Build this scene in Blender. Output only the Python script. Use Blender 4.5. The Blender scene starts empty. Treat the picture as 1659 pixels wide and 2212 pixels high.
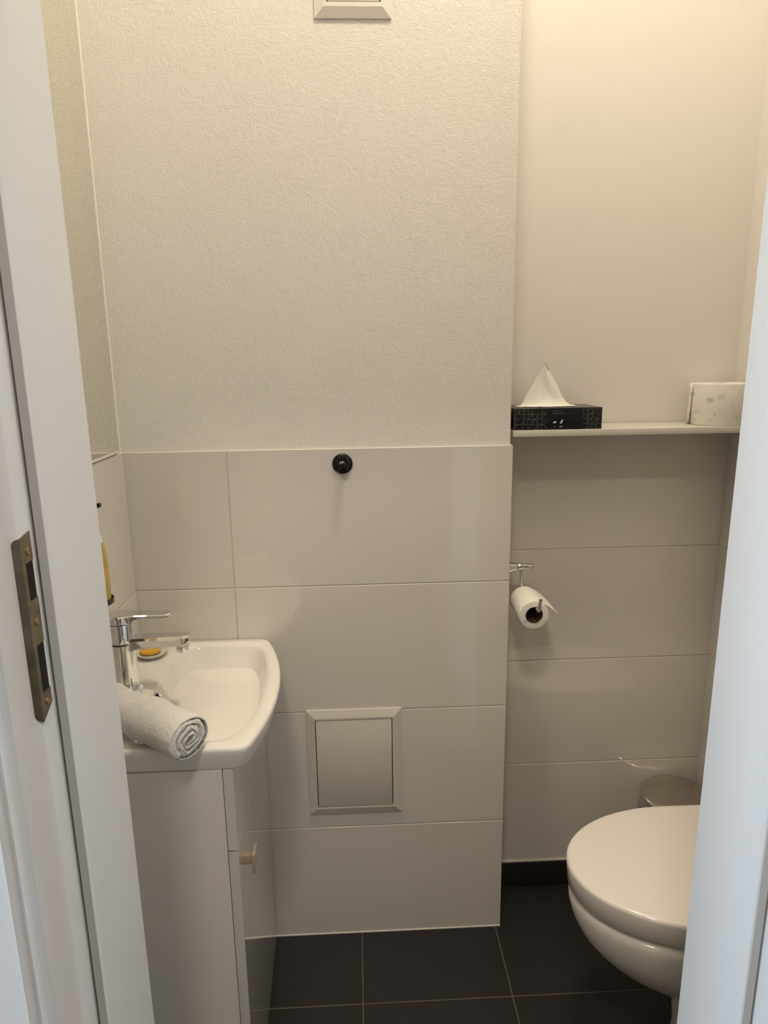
import bpy, bmesh, math, random
from mathutils import Vector, Matrix, noise
PI = math.pi
S = bpy.context.scene
COL = S.collection
W, H = 1659, 2212

# ------------------------------------------------------------------ camera
F, PITCH, YAW, ROLL, CH = 1463.245, 0.218846, 0.0406495, -0.0145811, 1.375053
cam = bpy.data.cameras.new('camera'); co = bpy.data.objects.new('camera', cam); COL.objects.link(co)
cam.sensor_fit = 'VERTICAL'; cam.sensor_height = 24.0; cam.lens = F * 24.0 / H; cam.clip_start = 0.02
fw = Vector((math.sin(YAW) * math.cos(PITCH), math.cos(YAW) * math.cos(PITCH), -math.sin(PITCH)))
rt = Vector((math.cos(YAW), -math.sin(YAW), 0)); up = rt.cross(fw)
cr, sr = math.cos(ROLL), math.sin(ROLL)
rt2 = rt * cr + up * sr; up2 = up * cr - rt * sr
M = Matrix(((rt2.x, up2.x, -fw.x, 0), (rt2.y, up2.y, -fw.y, 0), (rt2.z, up2.z, -fw.z, CH), (0, 0, 0, 1)))
co.matrix_world = M
S.camera = co
S.view_settings.view_transform = 'Standard'
try: S.view_settings.look = 'None'
except Exception: pass
S.view_settings.gamma = 1.0; S.view_settings.use_curve_mapping = False
S.view_settings.exposure = 0.9

# ------------------------------------------------------------------ light
world = bpy.data.worlds.new('world'); S.world = world; world.use_nodes = True
world.node_tree.nodes['Background'].inputs[0].default_value = (0.75, 0.82, 1.0, 1)
world.node_tree.nodes['Background'].inputs[1].default_value = 0.3
LAMP_E, LAMP_COL = 56.0, (1.0, 0.88, 0.73)
WIN_E, WIN_COL = 6.8, (0.58, 0.78, 1.0)
HALL_FILL_E = 52.0  # strength of the added hall fill lamp

# ------------------------------------------------------------------ key sizes (metres)
XL, XS, XR = -0.4794, 0.3313, 0.8696
YS, YR = 1.4091, 1.5396
YD0, YD1 = 0.545, 0.68          # door wall, hall face and room face
XJL, XJR = -0.263, 0.3934       # reveal faces of the door frame
ZC = 3.0
ZB, PH = 0.0766, 0.28514
XLh, XRh, YH = -1.55, 1.7, -1.15  # hall

# ------------------------------------------------------------------ materials
def nt(m): return m.node_tree.nodes, m.node_tree.links
def mat(name, col, rough=0.5, metal=0.0, spec=0.5, coat=0.0, bump=None, sheen=0, trans=0, ior=1.45, vary=None, sss=0):
    m = bpy.data.materials.new(name); m.use_nodes = True
    n, l = nt(m); b = n['Principled BSDF']
    b.inputs['Base Color'].default_value = (*col, 1); b.inputs['Roughness'].default_value = rough
    b.inputs['Metallic'].default_value = metal; b.inputs['Specular IOR Level'].default_value = spec
    b.inputs['Coat Weight'].default_value = coat; b.inputs['Coat Roughness'].default_value = 0.03
    b.inputs['Sheen Weight'].default_value = sheen; b.inputs['Transmission Weight'].default_value = trans
    b.inputs['IOR'].default_value = ior
    if sss:
        b.inputs['Subsurface Weight'].default_value = sss; b.inputs['Subsurface Scale'].default_value = 0.004
    tc = n.new('ShaderNodeTexCoord')
    if bump:
        prev = None
        for (sc, st, det) in bump:
            t = n.new('ShaderNodeTexNoise'); t.inputs['Scale'].default_value = sc; t.inputs['Detail'].default_value = det
            l.new(tc.outputs['Object'], t.inputs['Vector'])
            bp = n.new('ShaderNodeBump'); bp.inputs['Strength'].default_value = st; bp.inputs['Distance'].default_value = 0.002
            l.new(t.outputs['Fac'], bp.inputs['Height'])
            if prev: l.new(prev.outputs['Normal'], bp.inputs['Normal'])
            prev = bp
        l.new(prev.outputs['Normal'], b.inputs['Normal'])
    if vary:
        sc, a = vary
        t = n.new('ShaderNodeTexNoise'); t.inputs['Scale'].default_value = sc; t.inputs['Detail'].default_value = 6
        l.new(tc.outputs['Object'], t.inputs['Vector'])
        r = n.new('ShaderNodeMapRange'); r.inputs['To Min'].default_value = 1 - a; r.inputs['To Max'].default_value = 1 + a
        r.inputs['From Min'].default_value = 0.3; r.inputs['From Max'].default_value = 0.7
        l.new(t.outputs['Fac'], r.inputs['Value'])
        mx = n.new('ShaderNodeVectorMath'); mx.operation = 'SCALE'; mx.inputs[0].default_value = col
        l.new(r.outputs['Result'], mx.inputs['Scale']); l.new(mx.outputs['Vector'], b.inputs['Base Color'])
    return m
def emit(name, col, e):
    m = bpy.data.materials.new(name); m.use_nodes = True; n, l = nt(m)
    n.remove(n['Principled BSDF']); em = n.new('ShaderNodeEmission')
    em.inputs[0].default_value = (*col, 1); em.inputs[1].default_value = e
    l.new(em.outputs[0], n['Material Output'].inputs[0]); return m

M_plaster = mat('plaster', (0.82, 0.79, 0.725), 0.85, spec=0.2, bump=[(420, 0.55, 3), (110, 0.45, 3)])
M_plaster2 = mat('plaster_fine', (0.82, 0.79, 0.725), 0.85, spec=0.2, bump=[(260, 0.22, 3), (40, 0.2, 2)])
M_ceiling = mat('ceiling_paint', (0.8, 0.79, 0.74), 0.9, bump=[(200, 0.2, 3)])
M_tile = mat('wall_tile_glaze', (0.70, 0.66, 0.60), 0.03, spec=1.0, vary=(300, 0.012))
M_grout = mat('wall_grout', (0.56, 0.53, 0.47), 0.9, bump=[(900, 0.3, 2)])
M_ftile = mat('floor_tile', (0.018, 0.0155, 0.0145), 0.42, spec=0.4, bump=[(700, 0.12, 3)], vary=(160, 0.25))
M_fgrout = mat('floor_grout', (0.14, 0.105, 0.075), 0.9)
M_sil = mat('silicone', (0.68, 0.65, 0.58), 0.4)
M_ceramic = mat('sanitary_ceramic', (0.80, 0.775, 0.70), 0.06, spec=0.55)
M_seat = mat('seat_plastic', (0.86, 0.815, 0.745), 0.09, spec=0.5)
M_lacq = mat('door_lacquer', (0.78, 0.775, 0.76), 0.38, spec=0.4, bump=[(90, 0.04, 2)])
M_seal = mat('rubber_seal', (0.40, 0.37, 0.34), 0.6)
M_gap = mat('shadow_gap', (0.05, 0.04, 0.035), 0.8)  # near-black colour stands in for shade in narrow gaps
M_cab = mat('cabinet_side', (0.74, 0.70, 0.635), 0.45, spec=0.4)
M_cabf = mat('cabinet_gloss_front', (0.62, 0.60, 0.55), 0.05, spec=0.6, coat=0.8)
M_edge = mat('cabinet_edge', (0.72, 0.70, 0.68), 0.3)
M_chrome = mat('chrome', (0.78, 0.78, 0.78), 0.06, metal=1)
M_steel = mat('brushed_steel', (0.60, 0.56, 0.51), 0.17, metal=1, bump=[(500, 0.05, 2)])
M_steel_d = mat('dark_steel', (0.15, 0.135, 0.12), 0.35, metal=1)
M_brass = mat('strike_brass', (0.29, 0.255, 0.175), 0.32, metal=1, vary=(60, 0.25))
M_dark = mat('hole_dark', (0.012, 0.008, 0.006), 0.9)
M_screw = mat('screw_metal', (0.45, 0.30, 0.2), 0.35, metal=1)
M_black = mat('black_plastic', (0.006, 0.006, 0.006), 0.16, spec=0.5)
M_white = mat('white_metal', (0.64, 0.605, 0.54), 0.5, spec=0.5)
M_whiteup = mat('white_plastic', (0.78, 0.75, 0.68), 0.4)
M_terry = mat('terry', (0.88, 0.86, 0.80), 0.95, spec=0.1, sheen=0.4, bump=[(900, 1.0, 2), (350, 0.8, 2)])
M_tissue = mat('tissue_paper', (0.86, 0.84, 0.76), 0.9, spec=0.1, sss=0.2)
M_paper = mat('toilet_paper', (0.84, 0.81, 0.73), 0.95, spec=0.1, bump=[(500, 0.25, 2)])
M_boxblk = mat('box_card_black', (0.008, 0.007, 0.007), 0.3, spec=0.4)
M_boxtop = mat('box_card_top', (0.085, 0.072, 0.058), 0.32, spec=0.5)
M_print = mat('box_print_grey', (0.16, 0.15, 0.15), 0.5)
M_printw = mat('box_print_white', (0.62, 0.62, 0.62), 0.5)
M_printd = mat('box_print_faint', (0.07, 0.065, 0.065), 0.5)
M_soap = mat('yellow_soap', (0.72, 0.42, 0.045), 0.35, sss=0.2)
M_liquid = mat('yellow_liquid', (0.50, 0.38, 0.09), 0.15, spec=0.5)
M_bottle = mat('clear_plastic', (0.80, 0.77, 0.66), 0.12, spec=0.5)
M_mirror = mat('mirror_silver', (0.84, 0.83, 0.75), 0.015, metal=1)
M_mframe = mat('mirror_edge', (0.80, 0.78, 0.70), 0.25, spec=0.5)
M_tube = mat('card_tube', (0.10, 0.06, 0.035), 0.9)
M_knob = mat('knob_satin', (0.58, 0.48, 0.37), 0.22, metal=0.6)
M_hallfloor = mat('hall_floor', (0.20, 0.13, 0.08), 0.4)
M_hallwall = mat('hall_wall', (0.38, 0.35, 0.31), 0.9, bump=[(200, 0.2, 2)])
E_lamp = emit('lamp_glow', LAMP_COL, LAMP_E)
E_win = emit('daylight_pane', WIN_COL, WIN_E)

# patterned toilet paper: pale green leaf blobs
def leafpaper():
    m = mat('leaf_paper', (0.84, 0.81, 0.73), 0.95, spec=0.1, bump=[(500, 0.25, 2)])
    n, l = nt(m); b = n['Principled BSDF']
    tc = n.new('ShaderNodeTexCoord'); mp = n.new('ShaderNodeMapping'); mp.inputs['Scale'].default_value = (1, 1, 1.35)
    v = n.new('ShaderNodeTexVoronoi'); v.inputs['Scale'].default_value = 38; v.inputs['Randomness'].default_value = 0.85
    l.new(tc.outputs['Object'], mp.inputs[0])
    ns = n.new('ShaderNodeTexNoise'); ns.inputs['Scale'].default_value = 120
    l.new(tc.outputs['Object'], ns.inputs['Vector'])
    ad = n.new('ShaderNodeVectorMath'); ad.operation = 'MULTIPLY_ADD'; ad.inputs[1].default_value = (0.012,) * 3
    l.new(ns.outputs['Color'], ad.inputs[0]); l.new(mp.outputs[0], ad.inputs[2]); l.new(ad.outputs[0], v.inputs['Vector'])
    r = n.new('ShaderNodeMapRange'); r.inputs['From Min'].default_value = 0.42; r.inputs['From Max'].default_value = 0.22
    r.inputs['To Min'].default_value = 0; r.inputs['To Max'].default_value = 1.0
    l.new(v.outputs['Distance'], r.inputs['Value'])
    hs = n.new('ShaderNodeSeparateColor'); l.new(v.outputs['Color'], hs.inputs[0])
    mul = n.new('ShaderNodeMath'); mul.operation = 'MULTIPLY'; l.new(r.outputs[0], mul.inputs[0]); l.new(hs.outputs[0], mul.inputs[1])
    lc = n.new('ShaderNodeMix'); lc.data_type = 'RGBA'; lc.inputs[6].default_value = (0.42, 0.50, 0.36, 1); lc.inputs[7].default_value = (0.36, 0.36, 0.20, 1)
    l.new(hs.outputs[1], lc.inputs[0])
    mx = n.new('ShaderNodeMix'); mx.data_type = 'RGBA'; mx.inputs[6].default_value = (0.84, 0.81, 0.73, 1)
    l.new(mul.outputs[0], mx.inputs[0]); l.new(lc.outputs[2], mx.inputs[7]); l.new(mx.outputs[2], b.inputs['Base Color'])
    return m
M_leaf = leafpaper()

# ------------------------------------------------------------------ helpers
def link(name, me, m, parent=None, smooth=False):
    if m and not me.materials: me.materials.append(m)
    o = bpy.data.objects.new(name, me); COL.objects.link(o)
    if parent: o.parent = parent
    if smooth:
        for p in me.polygons: p.use_smooth = True
    return o
def tomesh(bm, name, smooth=None):
    bmesh.ops.recalc_face_normals(bm, faces=bm.faces)
    me = bpy.data.meshes.new(name); bm.to_mesh(me); bm.free()
    if smooth is not None:
        for p in me.polygons: p.use_smooth = True
        try: me.set_sharp_from_angle(angle=smooth)
        except Exception: pass
    return me
def obj(name, bm, m, parent=None, smooth=None):
    return link(name, tomesh(bm, name, smooth), m, parent)
def addbox(bm, x0, x1, y0, y1, z0, z1, bev=0, seg=1):
    r = bmesh.ops.create_cube(bm, size=1)
    for v in r['verts']:
        v.co = Vector(((x0 + x1) / 2 + v.co.x * (x1 - x0), (y0 + y1) / 2 + v.co.y * (y1 - y0), (z0 + z1) / 2 + v.co.z * (z1 - z0)))
    if bev:
        es = list({e for v in r['verts'] for e in v.link_edges})
        bmesh.ops.bevel(bm, geom=es, offset=bev, segments=seg, profile=0.5, affect='EDGES')
def box(name, x0, x1, y0, y1, z0, z1, m, parent=None, bev=0, seg=2, smooth=0.6):
    bm = bmesh.new(); addbox(bm, x0, x1, y0, y1, z0, z1, bev, seg)
    return obj(name, bm, m, parent, smooth if bev else None)
def rings(bm, R, close=True, cap0=True, cap1=True):
    vs = [[bm.verts.new(p) for p in r] for r in R]
    n = len(R[0])
    for a, b in zip(vs, vs[1:]):
        for i in range(n if close else n - 1):
            j = (i + 1) % n
            bm.faces.new((a[i], a[j], b[j], b[i]))
    if cap0: bm.faces.new(vs[0])
    if cap1: bm.faces.new(vs[-1])
def frame_of(d):
    d = d.normalized(); a = Vector((0, 0, 1)) if abs(d.z) < 0.9 else Vector((1, 0, 0))
    u = d.cross(a).normalized(); return u, d.cross(u).normalized()
def addlathe(bm, prof, o=(0, 0, 0), d=(0, 0, 1), n=40, c0=True, c1=True):
    o = Vector(o); d = Vector(d).normalized(); u, w = frame_of(d)
    R = [[o + d * h + (u * math.cos(2 * PI * k / n) + w * math.sin(2 * PI * k / n)) * r for k in range(n)] for r, h in prof]
    rings(bm, R, True, c0, c1)
def lathe(name, prof, m, parent=None, o=(0, 0, 0), d=(0, 0, 1), n=40, smooth=0.6):
    bm = bmesh.new(); addlathe(bm, prof, o, d, n); return obj(name, bm, m, parent, smooth)
def addtube(bm, pts, r, n=14):
    pts = [Vector(p) for p in pts]; R = []
    t0 = (pts[1] - pts[0]).normalized(); u, w = frame_of(t0)
    for i, p in enumerate(pts):
        t = (pts[min(i + 1, len(pts) - 1)] - pts[max(i - 1, 0)]).normalized()
        u = (u - t * u.dot(t)).normalized(); w = t.cross(u)
        rr = r[i] if isinstance(r, (list, tuple)) else r
        R.append([p + (u * math.cos(2 * PI * k / n) + w * math.sin(2 * PI * k / n)) * rr for k in range(n)])
    rings(bm, R)
def tube(name, pts, r, m, parent=None, n=14):
    bm = bmesh.new(); addtube(bm, pts, r, n); return obj(name, bm, m, parent, 0.7)
def smoothpath(pts, k=8):
    pts = [Vector(p) for p in pts]; out = []
    for i in range(len(pts) - 1):
        p0 = pts[max(i - 1, 0)]; p1 = pts[i]; p2 = pts[i + 1]; p3 = pts[min(i + 2, len(pts) - 1)]
        for j in range(k):
            t = j / k
            out.append(0.5 * ((2 * p1) + (p2 - p0) * t + (2 * p0 - 5 * p1 + 4 * p2 - p3) * t * t + (3 * p1 - p0 - 3 * p2 + p3) * t ** 3))
    out.append(pts[-1]); return out
def extr(bm, poly, z0, z1):       # polygon in XY extruded in Z
    a = [bm.verts.new((x, y, z0)) for x, y in poly]; b = [bm.verts.new((x, y, z1)) for x, y in poly]
    n = len(poly)
    for i in range(n): bm.faces.new((a[i], a[(i + 1) % n], b[(i + 1) % n], b[i]))
    bm.faces.new(a); bm.faces.new(b)
def empty(name, loc=(0, 0, 0)):
    o = bpy.data.objects.new(name, None); COL.objects.link(o); o.location = loc; o.empty_display_size = 0.05; return o
def thing(name, label, cat, loc=(0, 0, 0), group=None):
    o = empty(name, loc); o['label'] = label; o['category'] = cat
    if group: o['group'] = group
    return o
def tag(o, label, cat, group=None):
    o['label'] = label; o['category'] = cat
    if group: o['group'] = group
    return o
def structure(o): o['kind'] = 'structure'; return o
def settle():                     # world-space children of displaced empties keep their place
    bpy.context.view_layer.update()
    for o in bpy.data.objects:
        if o.parent and o.parent.type == 'EMPTY' and not o.parent.parent:
            l = o.parent.location
            if l.length > 0 and o.type == 'MESH' and not o.get('_loc'):
                o.location = Vector(o.location) - l

# ------------------------------------------------------------------ room shell
def ftiles(parent, x0, x1, y0, y1):
    gx, gy, p, g = -0.0119, 1.2183, 0.331, 0.0013
    i0 = math.floor((x0 - gx) / p); j0 = math.floor((y0 - gy) / p)
    i = i0
    while gx + i * p < x1:
        j = j0
        while gy + j * p < y1:
            a, b = max(gx + i * p + g, x0), min(gx + (i + 1) * p - g, x1)
            c, d = max(gy + j * p + g, y0), min(gy + (j + 1) * p - g, y1)
            if b - a > 0.01 and d - c > 0.01:
                bm = bmesh.new(); addbox(bm, a, b, c, d, -0.008, 0.0, 0.0008, 1); obj('tile', bm, M_ftile, parent, 0.6)
            j += 1
        i += 1
fl = structure(box('floor', XL - 0.1, XR + 0.1, YD0 + 0.03, 1.62, -0.08, -0.0012, M_fgrout))
ftiles(fl, XL - 0.003, XR + 0.003, YD0 + 0.04, YR)
structure(box('floor', XLh - 0.1, XRh + 0.1, YH - 0.1, YD0 + 0.03, -0.08, -0.001, M_hallfloor))
structure(box('ceiling', XLh - 0.1, XRh + 0.1, YH - 0.1, 1.65, ZC, ZC + 0.1, M_ceiling))

def wtile(parent, x0, x1, y0, y1, z0, z1):
    bm = bmesh.new(); addbox(bm, x0, x1, y0, y1, z0, z1, 0.0009, 1); obj('tile', bm, M_tile, parent, 0.6)
G = 0.0011
# shaft (boxed-in pipe duct) : front wall with plaster above tiles
ws = structure(box('wall_shaft', XL - 0.06, XS - 0.0055, YS + 0.0045, 1.62, 0, ZC, M_plaster))
gb = box('grout', XL - 0.01, XS - 0.0035, YS + 0.0014, YS + 0.03, 0.0, 1.1985, M_grout, ws)
gx = XS - 0.6
for k in range(4):
    z0, z1 = k * 0.3 + (0.003 if k == 0 else G), (k + 1) * 0.3 - G
    off = [-0.3, -0.3, 0, 0][k] * 0      # joints stacked, not staggered
    wtile(ws, XL - 0.008, gx - G, YS, YS + 0.006, z0, z1)
    wtile(ws, gx + G, XS, YS, YS + 0.006, z0, z1)
    wtile(ws, XS - 0.006, XS, YS + 0.0068, YR + 0.004, z0, z1)
box('silicone_joint', XL, XS, YS - 0.0025, YS + 0.004, 0.0, 0.0035, M_sil, ws, 0.001)
# recess back wall
wr = structure(box('wall_back', XS - 0.02, XR + 0.1, YR + 0.0035, 1.64, 0, ZC, M_plaster2))
box('grout', XS - 0.006, XR + 0.006, YR + 0.0014, YR + 0.02, 0, ZB + 4 * PH, M_grout, wr)
for k in range(4):
    wtile(wr, XS, XR + 0.004, YR, YR + 0.006, ZB + k * PH + G, ZB + (k + 1) * PH - G)
bb = structure(box('baseboard_back', XS + 0.002, XR - 0.004, YR - 0.006, YR + 0.004, 0.002, ZB - 0.003, M_ftile, bev=0.001))
box('silicone_joint', XS + 0.002, XR - 0.004, YR - 0.004, YR + 0.004, ZB - 0.003, ZB + 0.001, M_sil, bb)
# left wall
wl = structure(box('wall_left', XL - 0.16, XL - 0.0045, YD1, 1.62, 0, ZC, M_plaster2))
box('grout', XL - 0.02, XL - 0.0014, YD1, YS + 0.004, 0, 1.1985, M_grout, wl)
for k in range(4):
    z0, z1 = k * 0.3 + G, (k + 1) * 0.3 - G
    wtile(wl, XL - 0.006, XL, YS - 0.6 + G, YS - 0.0008, z0, z1)
    wtile(wl, XL - 0.006, XL, YD1, YS - 0.6 - G, z0, z1)
# right wall
wR = structure(box('wall_right', XR + 0.0045, XR + 0.16, YD1, 1.62, 0, ZC, M_plaster2))
box('grout', XR + 0.0014, XR + 0.02, YD1, YR + 0.003, 0, ZB + 4 * PH - 0.0015, M_grout, wR)
for k in range(4):
    z0, z1 = ZB + k * PH + G, ZB + (k + 1) * PH - G
    wtile(wR, XR, XR + 0.006, YR - 0.6 + G, YR - 0.0008, z0, z1)
    wtile(wR, XR, XR + 0.006, YD1, YR - 0.6 - G, z0, z1)
structure(box('baseboard_right', XR - 0.006, XR + 0.004, YD1, YR - 0.006, 0.002, ZB - 0.001, M_ftile, bev=0.001))
# door wall with the opening
bm = bmesh.new(); ow = 0.026
addbox(bm, XLh, XJL - ow - 0.006, YD0, YD1, 0, ZC); addbox(bm, XJR + ow + 0.014, XRh, YD0, YD1, 0, ZC)
addbox(bm, XJL - ow - 0.006, XJR + ow + 0.014, YD0, YD1, 2.04, ZC)
structure(obj('wall_front', bm, M_hallwall))
# hall the photographer stands in
bm = bmesh.new()
wy0, wy1, wz0, wz1 = -0.15, 0.45, 0.55, 2.15
addbox(bm, XLh - 0.1, XLh, YH - 0.1, wy0, 0, ZC); addbox(bm, XLh - 0.1, XLh, wy1, YD1, 0, ZC)
addbox(bm, XLh - 0.1, XLh, wy0, wy1, 0, wz0); addbox(bm, XLh - 0.1, XLh, wy0, wy1, wz1, ZC)
structure(obj('wall_hall_left', bm, M_hallwall))
structure(box('wall_hall_right', XRh, XRh + 0.1, YH - 0.1, YD1, 0, ZC, M_hallwall))
structure(box('wall_hall_back', XLh, XRh, YH - 0.1, YH, 0, ZC, M_hallwall))
w1 = structure(empty('window_1', (XLh, wy0, wz0)))
def kid(o): o.location = -Vector(o.parent.location); return o
bm = bmesh.new(); t = 0.05
addbox(bm, XLh - 0.07, XLh - 0.005, wy0, wy0 + t, wz0, wz1); addbox(bm, XLh - 0.07, XLh - 0.005, wy1 - t, wy1, wz0, wz1)
addbox(bm, XLh - 0.07, XLh - 0.005, wy0 + t, wy1 - t, wz0, wz0 + t); addbox(bm, XLh - 0.07, XLh - 0.005, wy0 + t, wy1 - t, wz1 - t, wz1)
kid(obj('window_frame', bm, M_lacq, w1))
kid(box('pane', XLh - 0.045, XLh - 0.035, wy0 + t, wy1 - t, wz0 + t, wz1 - t, E_win, w1))

# ------------------------------------------------------------------ door frame
def sideprof(x, s):               # x reveal face, s = +1 left jamb pushes toward -X, profile polygon in plan
    d = -s
    P = [(0, YD1 + 0.004), (0, 0.5785), (0.0006, 0.5755), (0.0028, 0.5735), (0.0045, 0.573), (0.0122, 0.573),
         (0.0122, 0.5455), (0.0128, 0.5436), (0.0142, 0.543), (0.0392, 0.543),
         (0.0392, 0.5345), (0.0400, 0.5318), (0.0425, 0.531), (0.0455, 0.531), (0.0475, 0.5345), (0.0500, 0.5348), (0.0518, 0.5295),
         (0.0555, 0.528), (0.060, 0.5285), (0.105, 0.5285), (0.108, 0.531), (0.108, 0.5448), (0.0258, 0.5448), (0.0258, YD1 - 0.001),
         (0.066, YD1 + 0.001), (0.068, YD1 + 0.003), (0.068, YD1 + 0.008), (0.066, YD1 + 0.010), (0.002, YD1 + 0.010), (0, YD1 + 0.008)]
    if s > 0: P = [(a - 0.0027 if a > 0.011 and b < 0.5745 else a, b) for a, b in P]
    return [(x + d * a, b) for a, b in P]
d1 = structure(empty('door_1', (0.065, 0.6, 0)))
for nm, x, s in (('jamb', XJL, 1), ('jamb', XJR, -1)):
    bm = bmesh.new(); extr(bm, sideprof(x, s), 0.0, 2.04); kid(obj(nm, bm, M_lacq, d1, 0.45))
    q = -s; x = x + (0.0027 if s > 0 else 0)
    bm = bmesh.new()
    extr(bm, [(x + q * 0.0112, 0.5728), (x + q * 0.0108, 0.5690), (x + q * 0.0092, 0.5672), (x + q * 0.0070, 0.5700), (x + q * 0.0048, 0.5728)], 0.0, 2.04)
    kid(obj('seal', bm, M_seal, d1, 0.9))
for x, q in ((XJL + 0.0027, -1), (XJR, 1)):
    bm = bmesh.new(); extr(bm, [(x + q * 0.0121, 0.5729), (x + q * 0.0121, 0.5708), (x + q * 0.0112, 0.5708), (x + q * 0.0112, 0.5729)], 0.0, 2.03)
    kid(obj('seal_gap_shade', bm, M_gap, d1))  # solid dark strip, its colour paints the shade beside the seal
bm = bmesh.new()
addbox(bm, XJL - 0.0125, XJR + 0.0125, 0.573, YD1 + 0.008, 2.015, 2.0399)
addbox(bm, XJL - 0.039, XJR + 0.039, 0.5435, 0.573, 2.028, 2.0399)
addbox(bm, XJL - 0.108, XJR + 0.108, 0.5285, 0.5435, 2.0402, 2.11)
kid(obj('head', bm, M_lacq, d1))
leaf = kid(box('door_leaf', 0.4190, 0.4590, -0.140, 0.5200, 0.012, 2.025, M_lacq, d1, 0.003)); leaf['label'] = 'white door leaf standing open into the hall'
for sx, xx in ((-1, 0.4190), (1, 0.4590)):
    bm = bmesh.new(); addlathe(bm, [(0.026, 0), (0.026, 0.006), (0.012, 0.009), (0.010, 0.045), (0.004, 0.048)], (xx, -0.080, 1.05), (sx, 0, 0), 24)
    addbox(bm, xx + sx * 0.040 - 0.006, xx + sx * 0.040 + 0.006, -0.085, 0.035, 1.042, 1.058, 0.003, 2); obj('door_handle', bm, M_steel, leaf, 0.7)
kid(box('threshold', XJL, XJR, 0.56, 0.60, -0.001, 0.002, M_steel, d1, 0.0005))
# strike plate: L bent brass
xs_ = XJL - 0.0095 + 0.0009
z0, z1 = 1.0765, 1.2385
sp = bmesh.new()
def outline_rect(a0, a1, b0, b1, r, which):
    pts = []
    def arc(cx, cy, s0):
        for k in range(6):
            a = s0 + k / 5 * PI / 2; pts.append((cx + r * math.cos(a), cy + r * math.sin(a)))
    return pts
# flange on the rebate face (faces +X): from y=.5425 to .5600
def flange_x(bm, y0, y1, za, zb, ch):
    # top far corner cut at a slant as in the photo
    poly = [(y0, za), (y1, za + ch), (y1, zb - ch * 0.0), (y0, zb - ch)]
    return poly
yA, yB = 0.5424, 0.5605
holes = [(1.184, 1.2165), (1.1010, 1.1440)]
parts = [(z0, holes[1][0]), (holes[1][1], holes[0][0]), (holes[0][1], z1)]
for k, (a, b) in enumerate(parts): addbox(sp, xs_ - 0.0010, xs_ + 0.0004, yA, yB, a, b)
for a, b in holes: addbox(sp, xs_ - 0.0010, xs_ + 0.0004, yA, yA + 0.0045, a, b)
# slanted corners: cut by shearing the outer verts
for v in sp.verts:
    if v.co.y > yB - 1e-4:
        if abs(v.co.z - z1) < 1e-4: v.co.z += 0.003
        if abs(v.co.z - z0) < 1e-4: v.co.z += 0.010
# front flange lying on the frontal face (faces -Y) with rounded ends
r = 0.0062; x0f, x1f = xs_ - 0.0068, xs_ + 0.0004
poly = [(x1f, z0), (x1f, z1)]
for k in range(9):
    a = PI / 2 + k / 8 * PI / 2; poly.append((x0f + r + r * math.cos(a) * 1.0, z1 - r + r * math.sin(a)))
for k in range(9):
    a = PI + k / 8 * PI / 2; poly.append((x0f + r + r * math.cos(a), z0 + r + r * math.sin(a)))
A = [sp.verts.new((x, 0.5414, z)) for x, z in poly]; B = [sp.verts.new((x, 0.5428, z)) for x, z in poly]
for i in range(len(poly)):
    j = (i + 1) % len(poly); sp.faces.new((A[i], A[j], B[j], B[i]))
sp.faces.new(A); sp.faces.new(B)
strike = kid(obj('strike_plate', sp, M_brass, d1)); strike['label'] = 'dull brass angle plate with two latch holes'
def sub(name, bm, m, sm=None):
    o = obj(name, bm, m, strike, sm); return o
for a, b in holes:
    bm = bmesh.new(); addbox(bm, xs_ - 0.0014, xs_ - 0.0004, yA + 0.0045, yB, a, b); sub('latch_hole', bm, M_dark)
for z in (1.2255, 1.1635, 1.090):
    bm = bmesh.new(); addlathe(bm, [(0.0033, 0), (0.0033, 0.0009), (0.0024, 0.0013), (0.0014, 0.0009), (0.0004, 0.0006)], (xs_ + 0.0002, 0.5535, z), (1, 0, 0), 16)
    sub('screw', bm, M_screw, 0.8)

for o in d1.children_recursive:      # the old frame leans outward a few millimetres per metre
    if o.type != 'MESH': continue
    for v in o.data.vertices:
        zz = v.co.z - 0.5; kx = (v.co.x - XJL) / (XJR - XJL); kx = min(1, max(0, kx))
        v.co.x += zz * (-0.0029 * (1 - kx) + 0.0073 * kx)
# ------------------------------------------------------------------ ceiling lamp
cl = thing('ceiling_lamp', 'round white ceiling lamp above the small toilet room', 'lamp', (0.22, 0.97, ZC))
kid(lathe('lamp_base', [(0.125, 0), (0.125, -0.018), (0.118, -0.024)], M_whiteup, cl, (0.22, 0.97, ZC)))
kid(lathe('diffuser', [(0.115, -0.0245), (0.112, -0.045), (0.09, -0.062), (0.05, -0.072), (0.005, -0.075)], E_lamp, cl, (0.22, 0.97, ZC)))
hl = thing('hall_fill_lamp', 'unseen fill lamp added on the hall ceiling outside the door', 'lamp', (-0.15, -0.45, ZC))  # unseen lamp, added as warm fill through the doorway
kid(lathe('lamp_base', [(0.16, 0), (0.16, -0.018), (0.15, -0.024)], M_whiteup, hl, (-0.15, -0.45, ZC)))
kid(lathe('diffuser', [(0.145, -0.0245), (0.14, -0.05), (0.10, -0.07), (0.005, -0.08)], emit('hall_fill_glow', (1.0, 0.86, 0.71), HALL_FILL_E), hl, (-0.15, -0.45, ZC)))

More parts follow.
